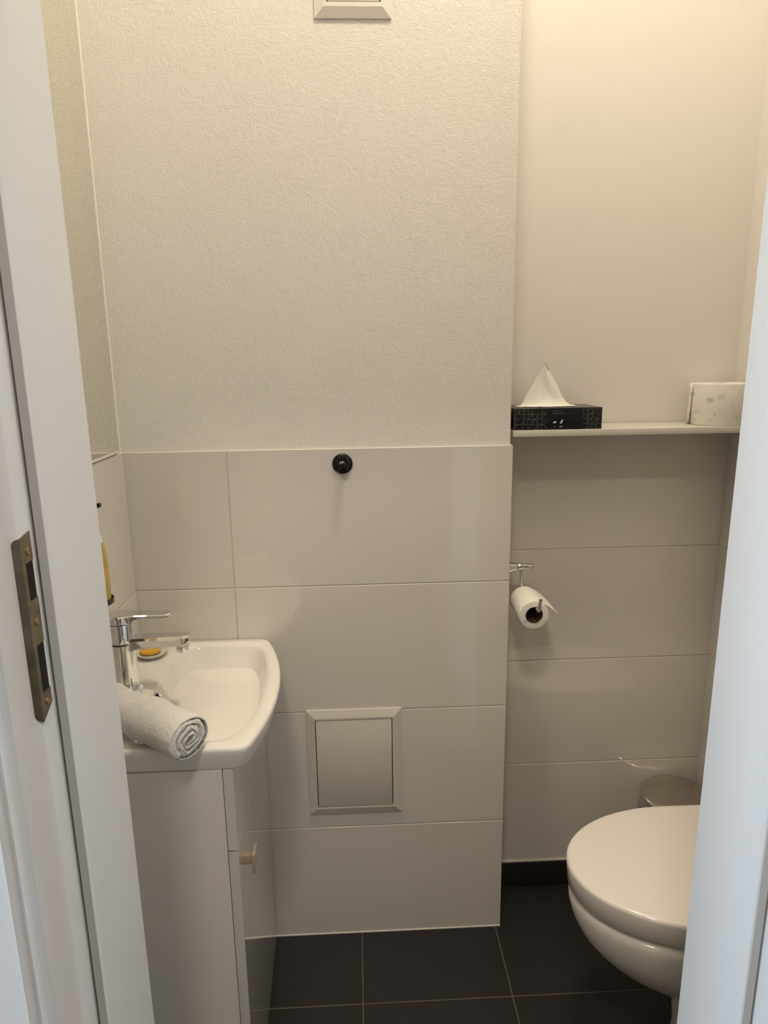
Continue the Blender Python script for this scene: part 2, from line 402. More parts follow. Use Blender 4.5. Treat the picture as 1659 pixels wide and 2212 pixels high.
# ------------------------------------------------------------------ wash basin
BY, BZ = 1.19, 0.783
def roundpoly(pts, rad, k=7):
    out = []; n = len(pts)
    for i in range(n):
        p = Vector(pts[i]); a = Vector(pts[i - 1]); b = Vector(pts[(i + 1) % n]); r = rad[i]
        if r <= 0: out.append(p); continue
        u = (a - p); v = (b - p); lu, lv = u.length, v.length; u.normalize(); v.normalize()
        d = min(r, lu * 0.49, lv * 0.49)
        s, e = p + u * d, p + v * d
        for j in range(k + 1):
            t = j / k; out.append(s * (1 - t) ** 2 + p * 2 * t * (1 - t) + e * t * t)
    return out
def polar(poly, c, n):
    c = Vector(c); out = []
    for k in range(n):
        a = 2 * PI * (k + 0.5) / n; d = Vector((math.cos(a), math.sin(a))); best = None
        for i in range(len(poly)):
            p, q = poly[i] - c, poly[(i + 1) % len(poly)] - c; e = q - p
            den = d.x * e.y - d.y * e.x
            if abs(den) < 1e-12: continue
            t = (p.x * e.y - p.y * e.x) / den; s = (p.x * d.y - p.y * d.x) / den
            if t > 0 and -1e-6 <= s <= 1 + 1e-6 and (best is None or t > best): best = t
        out.append(c + d * best)
    return out
def outer(off=0.0, k=0.82, xf=-0.153, rc=0.02):
    y0, y1 = 0.9733 + off, 1.4070 - off * 0.2
    pts = [(XL + 0.001, y0)]; ra = [0]
    ys = [y0 + (y1 - y0) * i / 16 for i in range(17)]
    for i, y in enumerate(ys):
        pts.append((xf - off - k * (y - 1.165) ** 2, y)); ra.append(rc if i in (0, 16) else 0)
    pts.append((XL + 0.001, y1)); ra.append(0)
    # straight front curve points next to the corners would clip the radius: drop them
    keep = [i for i in range(len(pts)) if i not in (2, 16)]
    return roundpoly([pts[i] for i in keep], [ra[i] for i in keep])
def inner():
    pts = [(-0.390, 1.04), (-0.365, 1.0), (-0.222, 1.0), (-0.199, 1.035), (-0.186, 1.09), (-0.181, 1.16), (-0.184, 1.24), (-0.197, 1.32), (-0.218, 1.376), (-0.360, 1.380), (-0.390, 1.340)]
    return roundpoly(pts, [0.03, 0.03, 0.03, 0.02, 0.03, 0.03, 0.03, 0.03, 0.03, 0.03, 0.03])
N = 160; C = (-0.279, 1.19)
wb = thing('wash_basin', 'small white ceramic hand basin with curved front on the slim cabinet', 'basin', (XL, BY, 0.738))
O0, O1, O2, O3 = polar(outer(0.0), C, N), polar(outer(0.0035), C, N), polar(outer(0.012), C, N), polar(outer(0.020), C, N)
I0 = polar(inner(), C, N)
def ring(P, z): return [Vector((p.x, p.y, z)) for p in P]
def mixp(P, Q, t): return [p * (1 - t) + q * t for p, q in zip(P, Q)]
DR = Vector((-0.294, 1.212))
def bowl(t):  # t 0 rim .. 1 drain
    return [DR + (p - DR) * (1 - t) for p in I0]
R = [ring(polar(outer(0.06), C, N), 0.739), ring(O2, 0.738), ring(polar(outer(0.0105), C, N), 0.7395), ring(polar(outer(0.0075), C, N), 0.745), ring(polar(outer(0.0020), C, N), 0.768), ring(O0, 0.7755)]
R += [ring(polar(outer(0.0008), C, N), 0.7795), ring(O1, 0.7822), ring(polar(outer(0.007), C, N), BZ)]
R += [ring(mixp(polar(outer(0.007), C, N), I0, 0.5), BZ - 0.0003), ring(mixp(polar(outer(0.007), C, N), I0, 0.88), BZ - 0.0010), ring(I0, BZ - 0.0035)]
for t, dz in [(q, 0.116 * (1 - (1 - q) ** 2.9)) for q in (0.02, 0.045, 0.075, 0.11, 0.15, 0.20, 0.26, 0.33, 0.41, 0.50, 0.60, 0.70, 0.80, 0.90)]:
    Q = bowl(t); zz = []
    for p, i0 in zip(Q, I0):
        # left (tap side) slope of the bowl is gentler
        dd_ = (i0 - DR).normalized(); w = max(0.0, -dd_.x) ** 2
        zz.append(Vector((p.x, p.y, BZ - 0.0035 - dz * (1 - 0.62 * w * (1 - t) ** 4))))
    R.append(zz)
bm = bmesh.new(); rings(bm, R)
kid(obj('basin_body', bm, M_ceramic, wb, 1.2))
kid(lathe('drain', [(0.021, 0), (0.021, 0.003), (0.018, 0.005), (0.012, 0.0045), (0.002, 0.0055)], M_chrome, wb, (DR.x, DR.y, BZ - 0.1198)))
ofl = Vector((-0.3815, 1.1780, 0.7705)); od = Vector((0.72, -0.10, 0.68))
kid(lathe('overflow_ring', [(0.0085, -0.002), (0.0085, 0.0015), (0.0065, 0.0025), (0.0052, 0.0015), (0.005, -0.001)], M_chrome, wb, ofl, od))
kid(lathe('overflow_hole', [(0.0048, 0.0006), (0.001, 0.0007)], M_dark, wb, ofl, od))

# tap
FX, FY = -0.4395, 1.192
fa = thing('basin_tap', 'chrome single lever tap on the left deck of the hand basin', 'tap', (FX, FY, BZ))
kid(lathe('tap_body', [(0.0265, -0.0006), (0.0265, 0.003), (0.0245, 0.006), (0.0232, 0.018), (0.0225, 0.05), (0.0228, 0.078), (0.0238, 0.088), (0.0238, 0.0915)], M_chrome, fa, (FX, FY, BZ)))
kid(lathe('seam', [(0.0215, 0.0910), (0.0215, 0.0945)], M_steel_d, fa, (FX, FY, BZ)))
kid(lathe('cartridge_cap', [(0.0228, 0.0940), (0.0240, 0.0955), (0.0240, 0.128), (0.0230, 0.131)], M_chrome, fa, (FX, FY, BZ)))
# lever: rounded top disc flowing to a flat bar pointing +X
bm = bmesh.new(); RR = []
for t in [i / 20 for i in range(21)]:
    x = FX - 0.023 + t * 0.115
    hw = (math.sqrt(max(0.0004, 1 - ((x - FX) / 0.0245) ** 2)) * 0.0245 if x < FX + 0.008 else 0.0135 + 0.0097 * math.exp(-(x - FX - 0.008) / 0.012))
    if t > 0.95: hw *= 0.8
    if t == 1: hw *= 0.7
    zt = BZ + 0.1475 + t * 0.0000; zb_ = BZ + 0.1315 if x < FX + 0.018 else BZ + 0.1315 + min(1, (x - FX - 0.018) / 0.018) * 0.0085
    e = min(0.002, (zt - zb_) * 0.4)
    RR.append([Vector((x, FY - hw + e, zt)), Vector((x, FY + hw - e, zt)), Vector((x, FY + hw, zt - e)), Vector((x, FY + hw, zb_ + e)), Vector((x, FY + hw - e, zb_)), Vector((x, FY - hw + e, zb_)), Vector((x, FY - hw, zb_ + e)), Vector((x, FY - hw, zt - e))])
rings(bm, RR); kid(obj('lever', bm, M_chrome, fa, 0.5))
bm = bmesh.new(); RR = []
for t in [i / 20 for i in range(21)]:
    x = FX + 0.005 + t * 0.119; hw = 0.0165 - 0.002 * t
    if t > 0.9: hw *= 1 - (t - 0.9) * 2.5
    zt = BZ + 0.1015 + 0.003 * t; zb_ = BZ + 0.0800 + 0.004 * t - 0.016 * max(0, 1 - t * 4.5) ** 2
    if t > 0.94: zb_ += (t - 0.94) * 0.12
    e = 0.004
    RR.append([Vector((x, FY - hw + e, zt)), Vector((x, FY + hw - e, zt)), Vector((x, FY + hw, zt - e)), Vector((x, FY + hw, zb_ + e)), Vector((x, FY + hw - e, zb_)), Vector((x, FY - hw + e, zb_)), Vector((x, FY - hw, zb_ + e)), Vector((x, FY - hw, zt - e))])
rings(bm, RR); kid(obj('spout', bm, M_chrome, fa, 0.5))
kid(lathe('aerator', [(0.0118, 0.006), (0.0118, -0.006), (0.0108, -0.0085), (0.008, -0.0085), (0.0075, -0.006), (0.001, -0.006)], M_chrome, fa, (FX + 0.109, FY, BZ + 0.0790), (0.12, 0, 1)))
kid(tube('pop_up_rod', [(-0.4060, 1.166, BZ - 0.0005), (-0.4060, 1.166, BZ + 0.008)], 0.0025, M_chrome, fa))
kid(lathe('rod_knob', [(0.002, 0), (0.005, 0.003), (0.005, 0.009), (0.003, 0.011)], M_chrome, fa, (-0.4060, 1.166, BZ + 0.008)))

# soap dish and soap
sd = thing('soap_dish', 'small round white soap dish on the basin deck behind the tap', 'soap dish', (-0.4345, 1.334, BZ))
kid(lathe('dish_body', [(0.018, -0.0006), (0.022, 0.001), (0.032, 0.009), (0.0335, 0.0125), (0.032, 0.0125), (0.027, 0.008), (0.016, 0.0055), (0.002, 0.005)], M_ceramic, sd, (-0.4345, 1.334, BZ)))
so = lathe('soap_bar', [(0.003, 0), (0.017, 0.001), (0.0215, 0.005), (0.021, 0.009), (0.015, 0.0125), (0.003, 0.0135)], M_soap, None, (-0.4365, 1.334, BZ + 0.0062))
tag(so, 'small round yellow soap lying in the white dish behind the tap', 'soap')

# soap bottle in its wall holder
BX, BYb = -0.4475, 1.122
sb = thing('soap_bottle', 'slim clear pump bottle of yellow soap on the left wall above the tap', 'bottle', (BX, BYb, 0.982))
kid(lathe('bottle_body', [(0.018, 0), (0.0220, 0.003), (0.0225, 0.02), (0.0218, 0.07), (0.0200, 0.092), (0.0180, 0.102)], M_liquid, sb, (BX, BYb, 0.982)))
kid(lathe('bottle_shoulder', [(0.0178, 0.1022), (0.0160, 0.110), (0.0125, 0.118), (0.0115, 0.120)], M_bottle, sb, (BX, BYb, 0.982)))
kid(lathe('cap', [(0.0135, 0.1205), (0.0140, 0.124), (0.0140, 0.131), (0.0095, 0.137)], M_chrome, sb, (BX, BYb, 0.982)))
kid(lathe('pump_stem', [(0.0035, 0.1365), (0.0035, 0.162)], M_black, sb, (BX, BYb, 0.982)))
kid(box('pump_nozzle', BX - 0.010, BX + 0.0215, BYb - 0.0055, BYb + 0.0055, 1.1445, 1.1515, M_black, sb, 0.0015))
bl = lathe('label_band', [(0.02275, 0.030), (0.0229, 0.031), (0.0226, 0.058), (0.0224, 0.059)], mat('bottle_label', (0.60, 0.40, 0.10), 0.4), sb, (BX, BYb, 0.982)); kid(bl)
hd = thing('soap_holder', 'small chrome wall clip holding the soap bottle above the tap', 'holder', (XL, BYb, 0.976))
kid(box('wall_plate', XL, XL + 0.004, BYb - 0.016, BYb + 0.016, 0.962, 1.0, M_chrome, hd, 0.001))
kid(lathe('cup', [(0.0245, -0.006), (0.0262, -0.004), (0.0262, 0.004), (0.0250, 0.004), (0.0245, -0.002), (0.002, -0.002)], M_steel_d, hd, (BX, BYb, 0.9815)))

# rolled towel
A = Vector((-0.2625, 0.950, 0.8150)); B = Vector((-0.438, 1.086, 0.8165))
bm = bmesh.new(); d = (B - A).normalized(); side = Vector((-d.y, d.x, 0)).normalized(); upv = side.cross(d) * -1
if upv.z < 0: upv = -upv
L = (B - A).length; turns = 3.3; th = 0.0078; NS = 130; NL = 70
def spir(t, o):
    # archimedean spiral, t 0 outer .. 1 centre
    a = -0.9 + t * turns * 2 * PI; r = 0.0318 - t * turns * (th + 0.0004) - o
    return r * 1.10 * math.cos(a), r * 0.98 * math.sin(a)
prof = [spir(i / NS * 0.93, 0.0) for i in range(NS + 1)] + [spir(i / NS * 0.93, th) for i in range(NS, -1, -1)]
RR = []
for j in range(NL + 1):
    s = j / NL; rim = min(j, NL - j); rg = []
    wob = 1 + 0.035 * math.sin(s * 5.0) + 0.02 * math.sin(s * 13 + 1) - 0.16 * math.exp(-((s - 0.505) / 0.035) ** 2) + 0.06 * min(1, max(0, (s - 0.50) / 0.1))
    for k, (a, b) in enumerate(prof):
        e = 0.0 if rim > 1 else (0.0012 if rim == 0 else 0.0003)
        rr = math.hypot(a, b); sc = wob
        axs = s * L + (0.006 * (0.5 - rr / 0.03) * -1 if j == 0 else 0) * 0.6
        p = A + d * axs + side * a * sc + upv * b * sc
        nz = noise.noise(p * 260) * 0.0012 + noise.noise(p * 700) * 0.0010 + noise.noise(p * 55) * 0.0012
        if rr < 0.029: p += (side * noise.noise(Vector((a * 75, b * 75, s * 3))) + upv * noise.noise(Vector((a * 75, b * 75, 9 + s * 3)))) * 0.0055
        if k <= NS: p += (side * a + upv * b).normalized() * (nz - e)
        else: p += (side * a + upv * b).normalized() * (nz * 0.5 + e)
        # flatten where it lies on the rim
        if rr > 0.024: p.z = max(p.z, BZ + 0.0002) if s > 0.12 else max(p.z, BZ + 0.0002 - (0.12 - s) * 0.03)
        rg.append(p)
    RR.append(rg)
rings(bm, RR); tw = thing('hand_towel', 'rolled white terry hand towel lying across the near rim of the basin', 'towel', (A.x, A.y, BZ))
kid(obj('rolled_cloth', bm, M_terry, tw, 3.0))
# hem: the folded outer layer that ends two thirds along
bm = bmesh.new(); RR = []
s0, s1 = 0.0, 0.52
for j in range(40):
    s = j / 39; rg = []
    for k in range(90):
        a = -0.75 + k / 89 * 2 * PI * 0.97
        slant = 0.0
        ss = 0.012 + s * (0.47 + 0.06 * math.sin(a * 1.0 + 1.2))
        wob = 1 + 0.035 * math.sin(ss * 5.0) + 0.02 * math.sin(ss * 13 + 1)
        r = (0.0330 + 0.0022 * math.exp(-((s - 0.94) / 0.07) ** 2)) * wob
        if j in (0, 39): r -= 0.0012
        p = A + d * (ss * L) + side * (r * 1.10 * math.cos(a)) + upv * (r * 0.98 * math.sin(a))
        nrm = (side * math.cos(a) + upv * math.sin(a))
        p += nrm * (noise.noise(p * 260) * 0.0013 + noise.noise(p * 700) * 0.0011)
        if ss > 0.12: p.z = max(p.z, BZ + 0.0001)
        else: p.z = max(p.z, BZ - (0.12 - ss) * 0.04)
        rg.append(p)
    RR.append(rg)
rings(bm, RR, close=False, cap0=False, cap1=False)
o = obj('folded_hem', bm, M_terry, tw, 3.0); kid(o)
sm = o.modifiers.new('thick', 'SOLIDIFY'); sm.thickness = 0.002; sm.offset = -1
pts = []
for k in range(60):
    a = -0.70 + k / 59 * 2 * PI * 0.94; ss = 0.012 + 0.47 + 0.06 * math.sin(a + 1.2) + 0.004 * math.sin(a * 7)
    p = A + d * (ss * L) + side * (0.0338 * 1.10 * math.cos(a)) + upv * (0.0338 * 0.98 * math.sin(a)); p.z = max(p.z, BZ + 0.0012); pts.append(p)
kid(tube('hem_edge', pts, 0.0012, M_terry, tw, 8))

# ------------------------------------------------------------------ vanity cabinet
CY0, CY1 = 0.982, 1.4072
def fx(y): return -0.2090 - (y - CY0) * (0.0115 / 0.425)
vc = thing('vanity_cabinet', 'slim white floor cabinet with glossy front under the hand basin', 'cabinet', (XL, CY0, 0))
T = 0.0165
bm = bmesh.new()
xc0, xc1 = fx(CY0) - T - 0.0012, fx(CY1) - T - 0.0012
extr(bm, [(XL + 0.0005, CY0), (xc0, CY0), (xc0 - 0.0004, CY0 + 0.016), (XL + 0.0005, CY0 + 0.016)], 0.0, 0.7375)      # side panels, back, floor
extr(bm, [(XL + 0.0005, CY1 - 0.016), (xc1 + 0.0004, CY1 - 0.016), (xc1, CY1), (XL + 0.0005, CY1)], 0.0, 0.7375)
addbox(bm, XL + 0.0005, XL + 0.006, CY0 + 0.016, CY1 - 0.016, 0.0, 0.65)
addbox(bm, XL + 0.006, xc1, CY0 + 0.016, CY1 - 0.016, 0.05, 0.066)
kid(obj('carcass', bm, M_cab, vc))
def front(z0, z1):
    bm = bmesh.new()
    extr(bm, [(fx(CY0) - T, CY0 - 0.0015), (fx(CY0), CY0 - 0.0015), (fx(CY1), CY1), (fx(CY1) - T, CY1)], z0, z1)
    bmesh.ops.bevel(bm, geom=list(bm.edges), offset=0.0008, segments=2, affect='EDGES'); return bm
dr = kid(obj('drawer_front', front(0.5895, 0.7372), M_cabf, vc, 0.5))
dd = kid(obj('cabinet_door', front(0.004, 0.5870), M_cabf, vc, 0.5))
ky, kz = 1.022, 0.541
bm = bmesh.new(); addbox(bm, fx(ky) - 0.0005, fx(ky) + 0.017, ky - 0.007, ky + 0.007, kz - 0.007, kz + 0.010, 0.001, 2)
addbox(bm, fx(ky) + 0.0165, fx(ky) + 0.0225, ky - 0.016, ky + 0.016, kz - 0.018, kz + 0.018, 0.0018, 2)
k_ = obj('handle', bm, M_knob, dd, 0.5); k_['label'] = 'satin square door knob'

# ------------------------------------------------------------------ mirror
mi = thing('wall_mirror', 'tall frameless mirror on the left wall above the tiles', 'mirror', (XL, 1.0, 1.2045))
kid(box('mirror_glass', XL - 0.0043, XL + 0.0010, 0.74, 1.3865, 1.2065, 2.15, M_mirror, mi))
bm = bmesh.new(); e0, e1 = XL - 0.0044, XL + 0.0022
addbox(bm, e0, e1, 1.3866, 1.3895, 1.2035, 2.153); addbox(bm, e0, e1, 0.737, 1.3866, 1.2028, 1.2064); addbox(bm, e0, e1, 0.737, 1.3866, 2.1501, 2.153); addbox(bm, e0, e1, 0.737, 0.7399, 1.2064, 2.1501)
kid(obj('edge_trim', bm, M_mframe, mi))

# ------------------------------------------------------------------ access panels
def panel(name, label, cat, x0, x1, z0, z1, ix0, ix1, iz0, iz1, y, m):
    t = thing(name, label, cat, ((x0 + x1) / 2, y, z0))
    bm = bmesh.new(); gp = 0.0019
    loops = [((x0, x1, z0, z1), y + 0.002), ((x0, x1, z0, z1), y - 0.0035), ((x0 + 0.017, x1 - 0.017, z0 + 0.017, z1 - 0.017), y - 0.009),
             ((ix0 - gp, ix1 + gp, iz0 - gp, iz1 + gp), y - 0.009), ((ix0 - gp, ix1 + gp, iz0 - gp, iz1 + gp), y + 0.001)]
    RR = [[Vector((a, yy, c)), Vector((b, yy, c)), Vector((b, yy, e)), Vector((a, yy, e))] for (a, b, c, e), yy in loops]
    rings(bm, RR, True, False, False); kid(obj('frame', bm, m, t))
    kid(box('panel_door', ix0, ix1, y - 0.0082, y - 0.004, iz0, iz1, m, t, 0.0007))
    kid(box('backing', ix0 - 0.002, ix1 + 0.002, y - 0.0005, y + 0.001, iz0 - 0.002, iz1 + 0.002, M_gap, t))
panel('access_panel', 'square white metal access panel low in the tiled wall', 'panel', -0.1262, 0.0900, 0.3380, 0.6045, -0.1052, 0.0672, 0.3605, 0.5812, YS, M_white)
panel('access_panel', 'small white access cover high on the plaster wall at the photo top', 'panel', -0.0570, 0.0840, 1.9900, 2.180, -0.0325, 0.0629, 2.0160, 2.154, YS + 0.0045, M_whiteup)

# hook
hk = thing('wall_hook', 'small round glossy black hook on the upper wall tile', 'hook', (-0.0283, YS, 1.1675))
kid(lathe('hook_base', [(0.0205, 0.0), (0.0213, 0.0015), (0.0213, 0.004), (0.0190, 0.0058), (0.010, 0.0065)], M_black, hk, (-0.0283, YS, 1.1675), (0, -1, 0)))
kid(lathe('hook_peg', [(0.006, 0.0062), (0.0058, 0.013), (0.008, 0.018), (0.0095, 0.024), (0.0090, 0.029), (0.005, 0.0325), (0.0005, 0.033)], M_black, hk, (-0.0283, YS, 1.1675), (0, -1, 0)))

# ------------------------------------------------------------------ shelf and what stands on it
ZS = 1.2292
sh = tag(box('wall_shelf', XS + 0.0006, XR - 0.0005, YS + 0.0005, YR - 0.0002, ZS - 0.0135, ZS, M_white, bev=0.0008), 'thin white shelf across the niche above the tiles', 'shelf')
# tissue box
x0, x1, y0, y1, zt = XS + 0.0015, 0.5200, 1.4145, 1.5270, 1.2743
tb = thing('tissue_box', 'flat black tissue box with geometric line print at the shelf left end', 'box', ((x0 + x1) / 2, (y0 + y1) / 2, ZS))
kid(box('carton', x0, x1, y0, y1, ZS, zt, M_boxblk, tb, 0.0006))
kid(box('carton_top', x0 + 0.0006, x1 - 0.0006, y0 + 0.0006, y1 - 0.0006, zt - 0.0003, zt + 0.0004, M_boxtop, tb))
rnd = random.Random(4)
def strokes(bm, pts, w, yq):
    for (ax, az), (bx, bz) in zip(pts, pts[1:]):
        dx, dz = bx - ax, bz - az; l = math.hypot(dx, dz) or 1; nx, nz = -dz / l * w / 2, dx / l * w / 2
        bm.faces.new([bm.verts.new((px, yq, pz)) for px, pz in ((ax + nx, az + nz), (bx + nx, bz + nz), (bx - nx, bz - nz), (ax - nx, az - nz))])
pr = bmesh.new(); cs = 0.0098
def motif(xa, xb):
    nx_ = int((xb - xa) / cs + 0.5); nz_ = 4; hz = (zt - ZS - 0.0022) / nz_
    for i in range(nx_):
        for j in range(nz_):
            ax, az = xa + i * cs, ZS + 0.001 + j * hz; k = rnd.randrange(6)
            if rnd.random() < 0.75: strokes(pr, [(ax, az), (ax + cs, az)], 0.00055, y0 - 0.00015)
            if rnd.random() < 0.75: strokes(pr, [(ax, az), (ax, az + hz)], 0.00055, y0 - 0.00015)
            if k < 4:
                cx, cz = ax + (k & 1) * cs, az + (k >> 1) * hz; sa = {0: 0, 1: 90, 2: -90, 3: 180}[k]
                strokes(pr, [(cx + cs * math.cos(math.radians(sa + q * 15)), cz + hz * math.sin(math.radians(sa + q * 15))) for q in range(7)], 0.00055, y0 - 0.00016)
            elif k == 4: strokes(pr, [(ax, az), (ax + cs, az + hz)], 0.00055, y0 - 0.00016)
motif(x0 + 0.001, 0.4035); motif(0.4795, x1 - 0.002)
pm = kid(obj('line_print', pr, M_print, tb)); pm['kind'] = 'stuff'
pr = bmesh.new()
def blob(cx, cz, a, b, ang):
    vs = []
    for q in range(14):
        t = 2 * PI * q / 14; u, v = a * math.cos(t), b * math.sin(t)
        vs.append(pr.verts.new((cx + u * math.cos(ang) - v * math.sin(ang), y0 - 0.0002, cz + u * math.sin(ang) + v * math.cos(ang))))
    pr.faces.new(vs)
blob(0.4196, 1.2450, 0.0036, 0.0022, 0.3); blob(0.4332, 1.2442, 0.0028, 0.0020, 0.5); blob(0.4347, 1.2478, 0.0028, 0.0018, 1.0)
kid(obj('icon_print', pr, M_printw, tb))
def text(body, size, x, z, m):
    cu = bpy.data.curves.new('lettering', 'FONT'); cu.body = body; cu.size = size
    to = bpy.data.objects.new('lettering', cu); COL.objects.link(to)
    bpy.context.view_layer.update()
    me = bpy.data.meshes.new_from_object(to.evaluated_get(bpy.context.evaluated_depsgraph_get()))
    COL.objects.unlink(to); bpy.data.objects.remove(to)
    me.transform(Matrix.Translation((x, y0 - 0.0002, z)) @ Matrix.Rotation(PI / 2, 4, 'X'))
    me.materials.clear(); return kid(link('lettering', me, m, tb))
text('SUPER SOFT', 0.0045, 0.4135, 1.2668, M_printd)
text('CARTA CASA', 0.0045, 0.4135, 1.2618, M_print)
text('3', 0.0065, 0.4178, 1.2332, M_print)
text('100', 0.0050, 0.4288, 1.2338, M_printw)
# tissue
bm = bmesh.new(); RR = []
prof = [(0.0, 0.0680, 0.030, 0.001), (0.0012, 0.0590, 0.028, 0.000), (0.004, 0.0525, 0.022, -0.0015), (0.010, 0.0460, 0.016, -0.0035), (0.020, 0.0405, 0.012, -0.0055), (0.034, 0.0335, 0.0090, -0.0050),
        (0.048, 0.0260, 0.0065, -0.0042), (0.062, 0.0180, 0.0048, -0.0045), (0.076, 0.0102, 0.0032, -0.005), (0.087, 0.0040, 0.0018, -0.0055), (0.0925, 0.0010, 0.0006, -0.006)]
cx, cy = 0.4135, 1.464
nP = 72
for i, (hh, wx, wy, sh_) in enumerate(prof):
    rg = []
    for k in range(nP):
        a = 2 * PI * k / nP; ca, sa = math.cos(a), math.sin(a)
        x = cx + sh_ + math.copysign(abs(ca) ** 0.85, ca) * wx; y = cy + math.copysign(abs(sa) ** 1.0, sa) * wy
        f = min(1, hh / 0.02)
        cr_ = 0.0022 * f * math.sin(ca * 5 + hh * 60) + 0.0016 * f * noise.noise(Vector((x * 60, sa * 2, hh * 50)))
        rg.append(Vector((x, y + cr_, zt + 0.0006 + hh + (0.0015 * noise.noise(Vector((x * 80, y * 80, 1))) + 0.0015 if i == 0 else 0))))
    RR.append(rg)
rings(bm, RR)
kid(obj('tissue', bm, M_tissue, tb, 0.6))

# toilet roll on the shelf
def roll_mesh(r, ri, h, o, dr_, m_out, parent, edge=0.003):
    n = 72; bm = bmesh.new()
    prof = [(ri, 0.0), (r - edge, 0.0), (r - edge * 0.3, edge * 0.3), (r, edge), (r + 0.0004, h * 0.5), (r, h - edge), (r - edge * 0.3, h - edge * 0.3), (r - edge, h), (ri, h), (ri, h * 0.5), (ri, 0.0)]
    addlathe(bm, prof, o, dr_, n, False, False)
    return obj('paper', bm, m_out, parent, 0.7)
rc = Vector((0.8020, 1.4755, ZS))
tr = thing('toilet_roll', 'full toilet roll with pale green leaf print standing on the shelf', 'toilet roll', rc)
o = roll_mesh(0.0600, 0.0182, 0.0895, (0, 0, 0), (0, 0, 1), M_leaf, tr)
bm = bmesh.new(); addlathe(bm, [(0.0181, 0.001), (0.0181, 0.0885), (0.0172, 0.0885), (0.0172, 0.001)], (0, 0, 0), (0, 0, 1), 40, False, False); obj('card_core', bm, M_tube, tr, 0.7)
bm = bmesh.new(); RR = []
for k in range(24):   # loose outer sheet on the left side
    a = math.radians(82 + k * 4.3); g_ = 0.0006 + 0.0042 * (k / 23) ** 1.5
    RR.append([Vector((math.cos(a) * (0.0606 + g_ * (1 - z / 0.12)), math.sin(a) * (0.0606 + g_ * (1 - z / 0.12)), z)) for z in (0.0006, 0.02, 0.045, 0.07, 0.089)])
rings(bm, RR, close=False, cap0=False, cap1=False); o = obj('loose_sheet', bm, M_leaf, tr, 1.0)
mo = o.modifiers.new('thick', 'SOLIDIFY'); mo.thickness = 0.0005

# ------------------------------------------------------------------ paper holder and its roll
HY = 1.462; hz_ = 0.9155
ph = thing('paper_holder', 'chrome toilet paper holder on the side of the boxed-out wall', 'holder', (XS, HY, hz_))
kid(lathe('mount_cone', [(0.0235, 0), (0.0235, 0.003), (0.0165, 0.007), (0.0120, 0.018), (0.0095, 0.0285)], M_chrome, ph, (XS, HY, hz_), (1, 0, 0)))
kid(lathe('dark_ring', [(0.0080, 0.0285), (0.0080, 0.0305)], M_steel_d, ph, (XS, HY, hz_), (1, 0, 0)))
kid(lathe('arm', [(0.0078, 0.0305), (0.0082, 0.0315), (0.0082, 0.0390), (0.0068, 0.0405), (0.0068, 0.0640), (0.0055, 0.0660)], M_chrome, ph, (XS, HY, hz_), (1, 0, 0)))
kid(lathe('set_screw', [(0.0016, 0.0079), (0.0014, 0.0086)], M_dark, ph, (XS + 0.0345, HY, hz_ - 0.001), (0, -1, 0)))
rc2 = Vector((0.3780, 1.368, 0.8335))      # front face centre of the hanging roll
rod = smoothpath([(0.3705, HY, hz_ - 0.006), (0.3708, HY, 0.888), (0.3715, HY, 0.858), (0.3735, HY - 0.004, 0.850), (0.376, HY - 0.02, 0.8482), (0.3800, 1.40, 0.8482), (0.3818, 1.358, 0.8482), (0.3828, 1.3515, 0.851), (0.3840, 1.3505, 0.862), (0.3858, 1.3500, 0.8735)], 5)
kid(tube('rod', rod, 0.0035, M_chrome, ph))
kid(lathe('rod_tip', [(0.0035, -0.001), (0.0040, 0.0), (0.0040, 0.003), (0.0020, 0.0042)], M_chrome, ph, (0.3858, 1.3500, 0.8725), (0.1, 0, 1)))
hr = thing('toilet_roll', 'small used toilet roll hanging on the chrome paper holder', 'toilet roll', rc2)
dax = Vector((0.0, 1, 0.02)).normalized()
roll_mesh(0.0320, 0.0190, 0.096, (0, 0, 0), dax, M_leaf, hr, 0.0015)
bm = bmesh.new(); addlathe(bm, [(0.0189, 0.0005), (0.0189, 0.0955), (0.0182, 0.0955), (0.0182, 0.0005)], (0, 0, 0), dax, 40, False, False); obj('card_core', bm, M_tube, hr, 0.7)
bm = bmesh.new(); RR = []
sec = [(math.cos(math.radians(a)) * 0.0326, math.sin(math.radians(a)) * 0.0326) for a in range(204, 52, -8)]
tx, tz = sec[-1]
sec += [(tx + 0.008, tz - 0.0045), (tx + 0.016, tz - 0.0100), (tx + 0.024, tz - 0.0160), (tx + 0.031, tz - 0.0225), (tx + 0.038, tz - 0.0275)]
for i, (a, b) in enumerate(sec):
    k = max(0, i - 18) / 5
    RR.append([Vector((a + 0.0025 * k * noise.noise(Vector((v * 40, i, 0))), 0.001 + v * 0.094 + k * 0.018 * (0.5 - v) * 0.5, b + v * 0.002 + 0.003 * k * noise.noise(Vector((v * 6, i * 0.3, 3))))) for v in [q / 12 for q in range(13)]])
rings(bm, RR, close=False, cap0=False, cap1=False); o = obj('loose_sheet', bm, M_paper, hr, 1.0)
mo = o.modifiers.new('thick', 'SOLIDIFY'); mo.thickness = 0.0005

